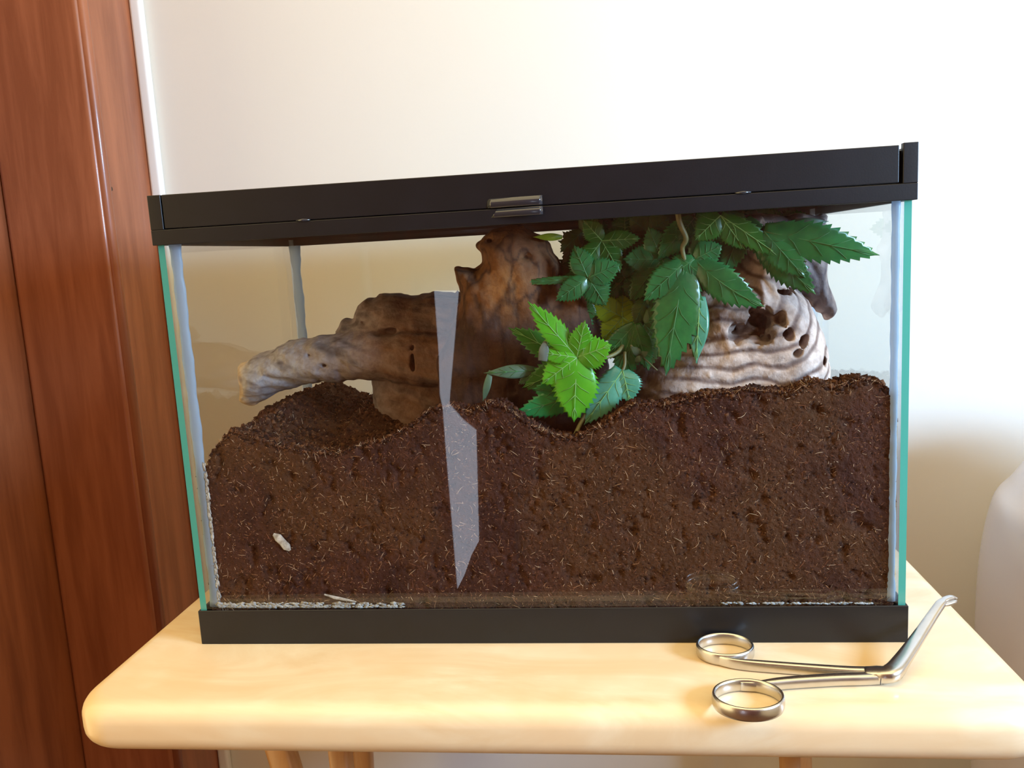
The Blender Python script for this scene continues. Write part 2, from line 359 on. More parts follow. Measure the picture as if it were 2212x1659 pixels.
def lens(pxs, zlo, zhi, name, parent, dep=.0055):
    xa, xb = pxs; b = TB(); n = 14; A = []
    for i in range(n+1):
        t = i/n; x = xa+(xb-xa)*t; A.append((x, -.001-dep*(math.sin(math.pi/2*t)**1.2)))
    V = [(x, y, zlo) for x, y in A]+[(x, y+.0008, zhi) for x, y in A]
    m = n+1
    b.add(V, [(i, i+1, m+i+1, m+i) for i in range(n)]+[tuple(range(n, -1, -1)), tuple(range(m, 2*m)), (0, m, 2*m-1, m-1)])
    o = b.build(name, M_blkg, parent, smooth=False); o.data.polygons.foreach_set('use_smooth', [i < n for i in range(len(o.data.polygons))]); return o
xa, xb = at(1052, 450, Y=-.003)[0], at(1173, 450, Y=-.003)[0]
lens((xa, xb), ZM+.0002, ZM+.0062, 'latch', flap); lens((xa+.002, xb), ZM-.0062, ZM-.0008, 'catch', rim)
for px, py in ((655, 478), (1605, 415)):
    p = at(px, py, Y=-.001); b = TB(); b.sweep([(p[0]-.005, -.001, ZM), (p[0], -.0018, ZM), (p[0]+.005, -.001, ZM)], [.0003, .0008, .0003], [.0004, .0009, .0004], 8); b.build('clip', M_blkg, flap, True)
# flecks of dried deposit along the bottom of the front pane
def blobs(name, pts, mats, parent, rel_, smooth=False, kind='stuff'):
    ico = np.array([(0,0,1),(.9,0,0),(0,.9,0),(-.9,0,0),(0,-.9,0),(0,0,-1)]); FI = np.array([(0,1,2),(0,2,3),(0,3,4),(0,4,1),(5,2,1),(5,3,2),(5,4,3),(5,1,4)])
    P = np.array([p[:3] for p in pts]); S = np.array([p[3:6] for p in pts]); n = len(P)
    ang = rng.random((n, 3))*6.28; ca, sa, cb, sb = np.cos(ang[:, 0]), np.sin(ang[:, 0]), np.cos(ang[:, 1]), np.sin(ang[:, 1])
    B = ico[None]*(.75+.5*rng.random((n, 6, 1))); 
    x = B[..., 0]*ca[:, None]-B[..., 2]*sa[:, None]; z = B[..., 0]*sa[:, None]+B[..., 2]*ca[:, None]; y = B[..., 1]
    V = np.stack([x*S[:, :1], y*S[:, 1:2], z*S[:, 2:3]], -1)+P[:, None]-np.array(rel_)
    Fc = (FI[None]+np.arange(n)[:, None, None]*6).reshape(-1, 3)
    mi = np.repeat(rng.integers(0, len(mats), n), 8) if len(mats) > 1 else None
    o = mesh_obj(name, V.reshape(-1, 3), Fc, mats, parent, smooth, mi); 
    if kind: o['kind'] = kind
    return o
pts = []
for i in range(420):
    px = 470+400*rng.random()**1.3; py = 1312-10*rng.random()**2; p = at(px, py, Y=.0067); s = .0005+.0011*rng.random()
    pts.append((p[0], .0068, p[2], s*2, .0003, s*.8))
for i in range(160):
    t = rng.random(); p = at(438+32*t+6*rng.random(), 1000+300*t, Y=.0067); s = .0005+.0010*rng.random(); pts.append((p[0], .0072, p[2], s*.8, .0004, s*2.2))
for i in range(120):
    px = 1560+330*rng.random(); p = at(px, 1305-3*rng.random(), Y=.0067); s = .0005+.0008*rng.random(); pts.append((p[0], .0068, p[2], s*2, .0003, s*.8))
blobs('dried_deposit', pts, [M_fleck], tank, T0)

# ------------------------------------------------------------------ soil
fpx = [(444,1020),(452,985),(475,955),(500,930),(530,940),(565,952),(600,965),(660,975),(720,980),(780,960),(830,948),(850,938),(890,918),(915,895),(940,882),(975,880),(1010,893),(1060,873),(1095,884),(1120,905),(1160,928),(1200,942),(1240,946),(1290,925),(1330,900),(1370,876),(1430,880),(1500,862),(1560,852),(1620,846),(1700,852),(1740,838),(1765,822),(1800,840),(1835,832),(1870,822),(1905,832),(1930,855)]
bpx = [(470,1010),(540,945),(572,895),(600,872),(640,862),(665,850),(700,868),(750,882),(780,884),(805,862),(835,866),(900,895),(1000,905),(1100,905),(1200,905),(1400,875),(1600,850),(1760,835),(1850,835),(1925,850)]
FP = np.array([at(x, y, Y=.0075) for x, y in fpx]); BP = np.array([at(x, y, Y=.17) for x, y in bpx])
SX0, SX1, SY0, SY1 = G1+.0015, W-G1-.0012, .0074, D-.0072
def Ff(x): return np.interp(x, FP[:, 0], FP[:, 2])
def Bf(x): return np.interp(x, BP[:, 0], BP[:, 2])
def Hs(x, y):
    s = np.clip((y-SY0)/.145, 0, 1); s = s*s*(3-2*s)
    r = Ff(x)*(1-s)+Bf(x)*s
    r = r-.012*np.exp(-((x-.11)/.06)**2)*np.exp(-((y-.07)/.045)**2)
    r = r-.006*np.exp(-((x-.29)/.03)**2)*np.exp(-((y-.05)/.03)**2)
    return r
def soil_front(x, z):
    n = fbm(x*110, z*110, z*0+3.3, 3, 5); n2 = fbm(x*420, z*420, z*0+9, 2, 9)
    pit = np.clip(-n-.16, 0, 1)*.008
    return SY0+pit+.0007*(n2+1)
NX, NF, NT, NB = 460, 150, 110, 8
xs_ = np.linspace(SX0, SX1, NX); ZB = .0125
rows = []
for j in range(NF):
    t = j/(NF-1); z = ZB+(Ff(xs_)-ZB+fbm(xs_*260, xs_*0, xs_*0+2, 3, 3)*.0022-.0006)*t
    y = soil_front(xs_, z)+.003*np.clip((t-.975)/.025, 0, 1)
    rows.append(np.stack([xs_, y, z], 1))
for j in range(1, NT+1):
    y = np.full(NX, SY0+.003+(SY1-SY0-.003)*j/NT)
    z = Hs(xs_, y)+fbm(xs_*60, y*60, y*0, 3, 21)*.004*min(1, j/6)+fbm(xs_*300, y*300, y*0+1, 3, 31)*.0025
    rows.append(np.stack([xs_, y, z], 1))
zt = rows[-1][:, 2]
for j in range(1, NB+1): rows.append(np.stack([xs_, np.full(NX, SY1), zt+(ZB-zt)*j/NB], 1))
G = np.array(rows); R_ = len(rows); V = G.reshape(-1, 3)
i0 = (np.arange(R_-1)[:, None]*NX+np.arange(NX-1)[None]).ravel()
Fq = np.stack([i0, i0+1, i0+NX+1, i0+NX], 1)
ii = (np.arange(R_)*NX)
soil = empty('soil', (W/2, D/2, ZB)); S0 = np.array(soil.location)
body = mesh_obj('soil_mass', V-S0, Fq, M_soil, soil, True); body['kind'] = 'stuff'
tag(soil, 'dark brown coconut fibre soil banked up inside the glass tank', 'soil', kind='stuff')
caps = MB(); 
for c in (0, NX-1):
    idx = [tuple(G[r, c]-S0) for r in range(0, R_, 3)]
    if c: idx = idx[::-1]
    caps.add(idx, [tuple(range(len(idx)))])
cp_ = caps.build('soil_side', M_soil, soil); cp_['kind'] = 'stuff'
pts = []
nf = 30000; x = SX0+(SX1-SX0)*rng.random(nf); t = rng.random(nf); z = ZB+(Ff(x)-ZB)*t; y = soil_front(x, z)
s = .0004+.0021*rng.random(nf)**2.6
for a in zip(x, y+s*.3, z, s, s*.5, s*.8): pts.append(a)
nt_ = 17000; x = SX0+(SX1-SX0)*rng.random(nt_); y = SY0+.001+(SY1-SY0-.003)*rng.random(nt_)**1.5; z = Hs(x, y)+fbm(x*60, y*60, y*0, 3, 21)*.004*np.clip((y-SY0)/.008, 0, 1)
s = .0006+.0022*rng.random(nt_)**2.5
for a in zip(np.clip(x, SX0+.003, SX1-.003), y+s, z+s*.3, s, s, s): pts.append(a)
blobs('soil_crumb', pts, M_clod+[M_clod[0], M_clod[1]], soil, S0)
# fibres
def fibres(name, P, Ln, dirs, R, mats, parent, rel_):
    n = len(P); K = 4; ts = np.linspace(-.5, .5, K); up = np.cross(dirs, rng.normal(size=(n, 3))); up /= np.linalg.norm(up, axis=1)[:, None]+1e-9
    sd = np.cross(dirs, up); bend = rng.normal(size=(n, 1, 1))*.35
    C = P[:, None]+dirs[:, None]*ts[None, :, None]*Ln[:, None, None]+up[:, None]*(ts[None, :, None]**2)*bend*Ln[:, None, None]
    ring = []
    for k in range(3):
        a = 2*math.pi*k/3; rr = R[:, None, None]*np.array([.35, 1, 1, .35])[None, :, None]
        ring.append(C+rr*(math.cos(a)*up[:, None]+math.sin(a)*sd[:, None]))
    V = np.stack(ring, 2).reshape(n, K*3, 3)
    f = [(i*3+k, i*3+(k+1) % 3, (i+1)*3+(k+1) % 3, (i+1)*3+k) for i in range(K-1) for k in range(3)]
    Fc = (np.array(f)[None]+np.arange(n)[:, None, None]*K*3).reshape(-1, 4)
    mi = np.repeat(rng.integers(0, len(mats), n), len(f))
    V[..., 1] = np.clip(V[..., 1], .0067, D-.0068); V[..., 0] = np.clip(V[..., 0], G1+.0008, W-G1-.0008)
    o = mesh_obj(name, (V-np.array(rel_)).reshape(-1, 3), Fc, mats, parent, False, mi); o['kind'] = 'stuff'; return o
n1 = 7500; x = SX0+(SX1-SX0)*rng.random(n1); z = ZB+(Ff(x)-ZB)*rng.random(n1); y = soil_front(x, z)-.0001
d = rng.normal(size=(n1, 3)); d[:, 1] *= .15; P = np.stack([x, y, z], 1)
n2 = 5200; x2 = SX0+(SX1-SX0)*rng.random(n2); y2 = SY0+(SY1-SY0)*rng.random(n2)**2.2; P2 = np.stack([x2, y2, Hs(x2, y2)+.001+.001*rng.random(n2)], 1)
d2 = rng.normal(size=(n2, 3)); P = np.vstack([P, P2]); d = np.vstack([d, d2]); d /= np.linalg.norm(d, axis=1)[:, None]
Ln = .0010+.0075*rng.random(n1+n2)**4; R = .00008+.00013*rng.random(n1+n2)
fibres('soil_fibre', P, Ln, d, R, [M_fib[1], M_fib[0], M_fib[1], M_fib[2], M_clod[0]], soil, S0)
# white fleck of wood in the soil
p = at(608, 1170, Y=.0078)
wc = MB(); wc.sweep([(-.0055, -.0003, .006), (-.002, -.0006, .0035), (.001, -.0006, 0), (.004, -.0004, -.004), (.006, 0, -.007)], [.0012, .0034, .003, .0034, .001], [.0004, .0006, .0006, .0005, .0003], 9, (0, 1, 0), 2)
o = wc.build('wood_chip', M_fleck, None, False); o.location = (p[0], .0076, p[2]); tag(o, 'small whitish chip stuck in the soil at the lower left', 'wood chip')
p = at(735, 1292, Y=.0072)
wc = MB(); wc.sweep([(-.012, 0, .003), (-.004, -.0002, .0005), (.003, 0, -.001), (.012, .0002, -.003)], [.0006, .0013, .0011, .0004], [.0003, .0004, .0004, .0003], 8, (0, 1, 0), 2)
o = wc.build('wood_sliver', M_fleck, None, False); o.location = (p[0], .0071, p[2]); tag(o, 'thin pale sliver lying along the bottom left of the soil', 'wood chip')

# ------------------------------------------------------------------ driftwood (surface nets over a distance field)
def nets(Fv, org, h):
    s = Fv < 0; nx, ny, nz = Fv.shape
    c = [(a, b_, c_) for a in (0, 1) for b_ in (0, 1) for c_ in (0, 1)]
    sub = lambda A, o_: A[o_[0]:nx-1+o_[0], o_[1]:ny-1+o_[1], o_[2]:nz-1+o_[2]]
    cnt = sum(sub(s, o_).astype(np.int8) for o_ in c); act = (cnt > 0) & (cnt < 8)
    idx = -np.ones(act.shape, np.int64); I = np.argwhere(act); idx[act] = np.arange(len(I))
    acc = np.zeros((len(I), 3)); num = np.zeros(len(I))
    val = {o_: sub(Fv, o_)[act] for o_ in c}
    for o1 in c:
        for ax in range(3):
            if o1[ax]: continue
            o2 = tuple(o1[k_]+(k_ == ax) for k_ in range(3)); a, b_ = val[o1], val[o2]; m = (a < 0) != (b_ < 0)
            t = np.where(m, a/np.where(m, a-b_, 1), 0); p_ = np.tile(np.array(o1, float), (len(I), 1)); p_[:, ax] += t
            acc[m] += p_[m]; num += m
    V = (I+acc/np.maximum(num, 1)[:, None])*h+np.array(org); Fc = []
    for ax in range(3):
        u, v = (ax+1) % 3, (ax+2) % 3
        sl1 = [slice(None)]*3; sl2 = [slice(None)]*3; sl1[ax] = slice(0, -1); sl2[ax] = slice(1, None)
        a, b_ = s[tuple(sl1)], s[tuple(sl2)]; E_ = np.argwhere(a != b_); ok = (E_[:, u] > 0) & (E_[:, v] > 0) & (E_[:, u] < Fv.shape[u]-1) & (E_[:, v] < Fv.shape[v]-1); E_ = E_[ok]
        ins = a[tuple(E_.T)]
        def cell(du, dv):
            q = E_.copy(); q[:, u] -= du; q[:, v] -= dv; return idx[tuple(q.T)]
        q = np.stack([cell(1, 1), cell(0, 1), cell(0, 0), cell(1, 0)], 1); q[~ins] = q[~ins][:, ::-1]; Fc.append(q)
    return V, np.vstack(Fc)
def poly_sd(P, X, Z):
    P = np.array(P); d = np.full(X.shape, 1e9); ins = np.zeros(X.shape, bool)
    for i in range(len(P)):
        a, b_ = P[i], P[(i+1) % len(P)]; e_ = b_-a; wx, wz = X-a[0], Z-a[1]; t = np.clip((wx*e_[0]+wz*e_[1])/(e_@e_+1e-12), 0, 1)
        d = np.minimum(d, (wx-e_[0]*t)**2+(wz-e_[1]*t)**2)
        c_ = ((a[1] > Z) != (b_[1] > Z)); xi = a[0]+(Z-a[1])*(e_[0])/(e_[1] if abs(e_[1]) > 1e-12 else 1e-12); ins ^= c_ & (X < xi)
    d = np.sqrt(d); return np.where(ins, d, -d)
def wood(name, parts, holes, disp, colf, h, label, parent=None):
    # parts: (px polygon, Y centre, max half thickness, rounding radius, depth slope)
    sh = []
    for poly, yc, Tm, Rr, sl in parts: sh.append(([tuple(at(px, py, Y=yc)[[0, 2]]) for px, py in poly], yc, Tm, Rr, sl))
    allx = [p_[0] for s_ in sh for p_ in s_[0]]; allz = [p_[1] for s_ in sh for p_ in s_[0]]
    y0 = min(s_[1]-s_[2] for s_ in sh)-.012; y1 = max(s_[1]+s_[2] for s_ in sh)+.012
    gx = np.arange(min(allx)-.008, max(allx)+.008, h); gy = np.arange(y0, y1, h); gz = np.arange(min(allz)-.008, max(allz)+.008, h)
    X2, Z2 = np.meshgrid(gx, gz, indexing='ij'); X3, Y3, Z3 = np.meshgrid(gx, gy, gz, indexing='ij'); Fv = np.full(X3.shape, 1e3)
    for P_, yc, Tm, Rr, sl in sh:
        X2w = X2+fbm(X2*90, Z2*90, X2*0, 3, 2)*.003; Z2w = Z2+fbm(X2*90, Z2*90, X2*0+7, 3, 3)*.003
        di = poly_sd(P_, X2w, Z2w)+.0012; q = np.clip(di/Rr, 0, 1); T_ = Tm*np.sqrt(np.maximum(1-(1-q)**2, 0))
        x_m = np.mean([p_[0] for p_ in P_]); yy = Y3-(yc+sl*(X2-x_m))[:, None, :]
        dd = di[:, None, :]; f = np.where(dd > 0, np.abs(yy)-T_[:, None, :], np.sqrt(dd*dd+yy*yy)); Fv = np.minimum(Fv, f)
    Fv = Fv+disp(X3, Y3, Z3)
    for px, py, yc, r_, ry, rz in holes:
        c_ = at(px, py, Y=yc); dn = fbm(X3*130, Y3*130, Z3*130, 3, 77)*.75
        Fv = np.maximum(Fv, (1+dn-np.sqrt(((X3-c_[0])/r_)**2+((Y3-yc)/ry)**2+((Z3-c_[2])/rz)**2))*min(r_, rz))
    Fv[0] = Fv[-1] = 1; Fv[:, 0] = Fv[:, -1] = 1; Fv[:, :, 0] = Fv[:, :, -1] = 1
    V, Fc = nets(Fv, (gx[0], gy[0], gz[0]), h)
    for _ in range(2):
        sm_ = np.zeros_like(V); nn_ = np.zeros(len(V))
        for a_, b2 in ((0, 1), (1, 2), (2, 3), (3, 0)):
            np.add.at(sm_, Fc[:, a_], V[Fc[:, b2]]); np.add.at(sm_, Fc[:, b2], V[Fc[:, a_]]); np.add.at(nn_, Fc[:, a_], 1); np.add.at(nn_, Fc[:, b2], 1)
        V = V*.4+.6*sm_/np.maximum(nn_, 1)[:, None]
    # keep the largest connected pieces only
    lab = np.arange(len(V))
    while True:
        m_ = lab[Fc].min(1); new = lab.copy(); np.minimum.at(new, Fc.ravel(), np.repeat(m_, 4)); new = new[new]
        if (new == lab).all(): break
        lab = new
    u, cn = np.unique(lab, return_counts=True); keep = u[cn.argmax()]; mk = lab == keep; re = np.cumsum(mk)-1; Fc = re[Fc[mk[Fc[:, 0]]]]; V = V[mk]
    c_ = colf(V[:, 0], V[:, 1], V[:, 2]); base = np.array([V[:, 0].mean(), V[:, 1].mean(), V[:, 2].min()])
    o = mesh_obj(name, V-base, Fc, M_wood, parent, True, None, c_); o.location = base; tag(o, *label); return o
def lin(*c): return np.array(srgb(*c)[:3])
def mix(a, b_, t): return a[None]*(1-t[:, None])+b_[None]*t[:, None]
cB = at(1590, 640, Y=.10)
def bands(x, y, z):
    n = fbm(x*22, y*22, z*22, 3, 50); dx = x-cB[0]; dz = (z-cB[2])*1.25
    dxl = np.where(dx < 0, dx*.42, dx*1.05); r_ = np.sqrt(dxl**2+dz**2)+.010*n
    s = np.sin(r_*2*math.pi/.0140+n*3.4); return 1-2*np.clip((-s-.1)/.9, 0, 1)**1.2+.10*np.sin(r_*2*math.pi/.0041+n*9), n
def dC(x, y, z):
    s, n = bands(x, y, z); return -.0009*(s-.4)+.0040*fbm(x*50, y*50, z*50, 4, 60)+.0008*fbm(x*260, y*260, z*260, 2, 61)
def cC(x, y, z):
    s, n = bands(x, y, z); t = np.clip(.42-.5*s+.35*fbm(x*80, y*80, z*80, 3, 62), 0, 1)
    c_ = mix(lin(240, 214, 200), lin(132, 104, 94), t)
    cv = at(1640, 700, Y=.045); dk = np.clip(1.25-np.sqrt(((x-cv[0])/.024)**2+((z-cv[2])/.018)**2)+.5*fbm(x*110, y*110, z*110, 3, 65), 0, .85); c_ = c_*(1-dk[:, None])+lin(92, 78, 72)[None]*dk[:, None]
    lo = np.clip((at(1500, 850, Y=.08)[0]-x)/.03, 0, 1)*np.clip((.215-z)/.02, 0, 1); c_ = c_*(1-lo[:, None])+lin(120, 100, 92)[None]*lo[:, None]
    P2 = [tuple(at(px, py, Y=.11)[[0, 2]]) for px, py in C2]; P1 = [tuple(at(px, py, Y=.095)[[0, 2]]) for px, py in C1]
    hk = np.clip(poly_sd(P2, x, z)/.004+.9, 0, 1)*np.clip(-poly_sd(P1, x, z)/.006+.6, 0, 1); hk = hk*np.clip(.75+.5*fbm(x*90, y*90, z*60, 3, 67), 0, 1)
    c_ = c_*(1-hk[:, None])+lin(84, 76, 80)[None]*hk[:, None]
    g = np.clip(fbm(x*35, y*35, z*35, 3, 66)*1.6-.2, 0, .7); return c_*(1-g[:, None])+lin(116, 104, 104)[None]*g[:, None]
C1 = [(1352,905),(1355,800),(1420,770),(1470,720),(1492,640),(1560,600),(1592,560),(1600,470),(1640,470),(1660,545),(1700,612),(1740,650),(1768,700),(1781,765),(1778,830),(1745,910)]
C2 = [(1590,465),(1780,470),(1788,540),(1783,600),(1792,640),(1800,668),(1788,683),(1768,664),(1744,640),(1722,636),(1700,604),(1660,580),(1600,560)]
holesC = [(1600,722,.045,.0100,.03,.0075),(1645,706,.045,.0120,.035,.0135),(1570,640,.045,.004,.02,.003),(1690,690,.05,.0055,.02,.006),(1683,628,.09,.0085,.03,.0045),(1700,722,.055,.004,.012,.004),(1733,736,.06,.0032,.012,.005),(1722,765,.05,.0035,.012,.003),(1772,780,.08,.0022,.02,.0055),(1535,700,.045,.003,.02,.007)]
wood('driftwood', [(C1, .095, .046, .040, .0), (C2, .110, .020, .012, .0)], holesC, dC, cC, .0013,
     ('pale curled driftwood with dark swirling grain at the right end of the tank', 'driftwood'))
def dA(x, y, z):
    zz = z+.35*(x-.1); return .0022*fbm(x*28, y*110, zz*120, 3, 70)+.0022*np.abs(fbm(x*30, y*160, zz*190, 2, 75))+.003*fbm(x*45, y*45, z*60, 3, 71)+.0007*fbm(x*250, y*250, z*250, 2, 72)
xa0, xa1 = at(520, 830, Y=.14)[0], at(900, 800, Y=.14)[0]
def cA(x, y, z):
    t = np.clip((x-xa0)/(xa1-xa0), 0, 1); n = fbm(x*30, y*100, (z+.35*x)*110, 3, 73); c_ = mix(lin(178, 172, 174), lin(150, 106, 76), np.clip(t*1.3-.45+.3*n, 0, 1))
    e_ = np.clip((xa0+.008-x)/.004, 0, 1); c_ = c_*(1-e_[:, None])+lin(214, 190, 160)[None]*e_[:, None]
    g = np.clip(-n*1.8-.25, 0, .8); return c_*(1-g[:, None])+lin(70, 52, 44)[None]*g[:, None]
A1 = [(514,788),(517,830),(516,870),(536,872),(556,866),(600,846),(640,832),(700,822),(760,816),(830,818),(1020,830),(1040,720),(900,712),(820,712),(715,722),(640,738),(600,755),(560,768),(530,780)]
A2 = [(806,960),(812,800),(745,722),(728,712),(745,690),(770,684),(780,662),(800,646),(850,636),(905,640),(950,634),(1010,636),(1040,700),(1040,960)]
holesA = [(770,704,.115,.014,.02,.0035),(830,718,.118,.010,.02,.0035),(895,775,.112,.0025,.012,.010),(533,852,.12,.0035,.01,.0035),(575,782,.115,.010,.012,.0018),(665,768,.118,.0025,.008,.002),(700,790,.116,.003,.006,.002)]
wood('driftwood', [(A1, .145, .030, .024, -.15), (A2, .165, .040, .034, .0)], holesA, dA, cA, .0014,
     ('grey brown driftwood log whose sawn branch end points left above the soil', 'driftwood'))
def dB(x, y, z):
    return .0040*np.abs(fbm(x*60, y*60, z*20, 3, 80))+.0016*np.abs(fbm(x*160, y*160, z*60, 2, 84))+.0030*fbm(x*40, y*40, z*40, 3, 81)+.0007*fbm(x*250, y*250, z*250, 2, 82)
pc = at(1095, 620, Y=.07)
def cBk(x, y, z):
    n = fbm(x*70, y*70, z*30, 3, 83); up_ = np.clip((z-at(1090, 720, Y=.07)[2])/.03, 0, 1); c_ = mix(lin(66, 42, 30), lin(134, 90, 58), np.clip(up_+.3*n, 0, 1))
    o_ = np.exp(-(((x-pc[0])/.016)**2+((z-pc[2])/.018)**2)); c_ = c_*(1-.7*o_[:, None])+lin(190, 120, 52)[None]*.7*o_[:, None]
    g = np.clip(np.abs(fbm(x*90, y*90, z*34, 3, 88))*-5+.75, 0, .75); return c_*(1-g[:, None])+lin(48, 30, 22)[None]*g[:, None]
B1 = [(1046,512),(1070,495),(1128,492),(1172,520),(1206,562),(1212,640),(1240,600),(1290,640),(1306,730),(1310,800),(1330,960),(962,960),(958,880),(948,775),(975,720),(1000,650),(992,578),(1026,584),(1046,566),(1044,548),(1030,532)]
holesB = [(1122,552,.03,.0085,.03,.0055),(1050,520,.05,.003,.06,.0018),(1130,830,.03,.02,.03,.016),(1075,600,.025,.012,.012,.010)]
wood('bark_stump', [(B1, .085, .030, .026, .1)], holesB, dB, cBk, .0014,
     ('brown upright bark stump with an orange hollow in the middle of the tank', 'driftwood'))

# ------------------------------------------------------------------ artificial vine
vine = empty('hanging_vine', at(1470, 470, Y=.08)); V0 = np.array(vine.location)
tag(vine, 'green artificial vine with large serrated leaves hanging inside the tank', 'artificial plant')
px2m = lambda p_: np.linalg.norm(np.array(p_)-CAM)/F_
def lobe_pts(Cc, Tp, hw, sag, teeth, base, rows=26, cross=4, fold=.16, roll=0., side=0.):
    Cc, Tp = np.array(Cc), np.array(Tp); ax = Tp-Cc; L_ = np.linalg.norm(ax); t0 = ax/L_
    vw = (CAM-(Cc+Tp)/2); vw /= np.linalg.norm(vw); sd = np.cross(t0, vw); sd /= np.linalg.norm(sd); nn = np.cross(sd, t0)
    c_, s_ = math.cos(roll), math.sin(roll); sd, nn = c_*sd+s_*nn, -s_*sd+c_*nn
    ctrl = (Cc+Tp)/2+nn*sag+sd*side; out = []; mid = []; nor = []
    for i in range(rows+1):
        t = i/rows; m_ = (1-t)**2*Cc+2*t*(1-t)*ctrl+t*t*Tp
        prof_ = (base+(1-base)*math.sin(min(t/.42, 1)*math.pi/2)) if t < .42 else max(math.cos((t-.42)/.58*math.pi/2), 0)**1.15
        tp = teeth and i % 2 == 1 and 2 < i < rows-1
        wv = hw*prof_*(1.06 if tp else (.86 if teeth else 1))+(.0002 if i == rows else 0)
        row = []
        for k in range(-cross, cross+1):
            u = k/cross; push = t0*(L_/rows*1.15*abs(u)**5) if tp else 0
            row.append(m_+sd*wv*u-nn*fold*wv*abs(u)**1.4+nn*.04*hw*math.sin(7*t+2*u)+push)
        out.append(row); mid.append((m_, sd, nn, wv)); nor.append(nn)
    return out, mid
def leaf(center, Yc, lobes, kind, base=.45, fold=.16, vein=True):
    C_ = at(*center, Y=Yc); V = []; Fs = []; vb = MB()
    for li, lb in enumerate(lobes):
        tip, Yt, hwp = lb[0], lb[1], lb[2]; o_ = lb[3] if len(lb) > 3 else {}
        Tp = at(*tip, Y=Yt); C2_ = C_+np.array([0, -.0003*li, 0])
        g, mid = lobe_pts(C2_, Tp, hwp*px2m(C_), o_.get('sag', .004), o_.get('teeth', True), o_.get('base', base), fold=o_.get('fold', fold), roll=o_.get('roll', 0), side=o_.get('side', 0))
        b0 = len(V); nc = len(g[0])
        for r_ in g: V += [p_-V0 for p_ in r_]
        Fs += [(b0+i*nc+k, b0+i*nc+k+1, b0+(i+1)*nc+k+1, b0+(i+1)*nc+k) for i in range(len(g)-1) for k in range(nc-1)]
        if vein:
            n_ = len(mid); idx = list(range(0, n_-1, 3))+[n_-2]
            vb.sweep([mid[i][0]+mid[i][2]*.00025-V0 for i in idx], [.00045*(1-.7*i/n_) for i in idx], [.0003]*len(idx), 5, mid[0][2], 2)
            for i in range(5, n_-6, 5):
                m_, sd, nn, wv = mid[i]
                for sg in (-1, 1):
                    k2 = min(i+4, n_-1); e_ = np.array(g[k2][nc//2+sg*3])+nn*.0003; q = np.array(g[min(i+2, n_-1)][nc//2+sg*1])+nn*.0004
                    vb.sweep([m_+nn*.0003-V0, q-V0, e_-V0], [.00022, .00018, .0001], [.0002]*3, 4, nn, 2)
    o_ = mesh_obj('leaf', V, Fs, LEAF[kind], vine, True)
    so = o_.modifiers.new('solid', 'SOLIDIFY'); so.thickness = .00035; so.offset = -1
    if vein: vb.build('vein', M_vein if kind in ('bright', 'sky_sheen', 'yellow', 'mid') else M_vein2, o_, True)
    return o_
T_ = dict
# back layer, dark mass under the lid
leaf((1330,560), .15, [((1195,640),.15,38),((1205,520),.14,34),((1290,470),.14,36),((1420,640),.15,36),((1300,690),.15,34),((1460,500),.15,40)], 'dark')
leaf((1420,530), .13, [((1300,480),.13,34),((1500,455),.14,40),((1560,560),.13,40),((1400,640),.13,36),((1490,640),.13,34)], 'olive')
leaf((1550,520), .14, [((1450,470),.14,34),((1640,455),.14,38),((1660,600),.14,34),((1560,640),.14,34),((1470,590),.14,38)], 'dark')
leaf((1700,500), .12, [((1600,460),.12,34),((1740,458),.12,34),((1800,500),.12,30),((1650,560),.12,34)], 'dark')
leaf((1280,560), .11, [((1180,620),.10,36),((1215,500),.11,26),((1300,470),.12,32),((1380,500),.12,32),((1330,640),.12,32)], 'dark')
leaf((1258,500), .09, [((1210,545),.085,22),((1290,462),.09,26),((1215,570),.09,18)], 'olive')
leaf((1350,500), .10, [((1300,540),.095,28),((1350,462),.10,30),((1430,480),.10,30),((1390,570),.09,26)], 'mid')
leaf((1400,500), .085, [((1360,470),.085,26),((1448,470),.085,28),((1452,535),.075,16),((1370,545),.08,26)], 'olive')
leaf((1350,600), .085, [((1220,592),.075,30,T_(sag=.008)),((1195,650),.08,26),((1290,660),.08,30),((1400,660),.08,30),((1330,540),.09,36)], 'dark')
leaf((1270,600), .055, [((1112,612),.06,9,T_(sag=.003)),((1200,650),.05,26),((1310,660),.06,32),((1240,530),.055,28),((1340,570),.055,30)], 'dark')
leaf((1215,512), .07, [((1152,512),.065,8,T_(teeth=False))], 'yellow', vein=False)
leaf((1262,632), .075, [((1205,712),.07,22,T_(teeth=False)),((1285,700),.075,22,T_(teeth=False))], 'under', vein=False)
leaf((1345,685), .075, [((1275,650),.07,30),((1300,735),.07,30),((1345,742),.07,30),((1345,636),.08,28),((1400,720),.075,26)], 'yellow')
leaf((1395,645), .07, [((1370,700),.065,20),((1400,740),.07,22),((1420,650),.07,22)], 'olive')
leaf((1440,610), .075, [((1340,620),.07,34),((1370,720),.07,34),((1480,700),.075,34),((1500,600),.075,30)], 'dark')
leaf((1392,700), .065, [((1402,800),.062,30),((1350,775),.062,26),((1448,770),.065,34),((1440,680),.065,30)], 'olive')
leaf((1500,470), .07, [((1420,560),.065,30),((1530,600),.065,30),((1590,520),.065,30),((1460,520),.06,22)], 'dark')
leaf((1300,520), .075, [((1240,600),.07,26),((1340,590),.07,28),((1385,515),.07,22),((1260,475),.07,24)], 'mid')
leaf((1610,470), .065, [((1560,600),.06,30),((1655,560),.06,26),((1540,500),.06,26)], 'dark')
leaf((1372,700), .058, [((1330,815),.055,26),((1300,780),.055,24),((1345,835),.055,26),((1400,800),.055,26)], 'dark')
leaf((1430,560), .07, [((1360,650),.066,32),((1345,560),.068,32),((1400,490),.068,28),((1470,640),.066,28)], 'dark')
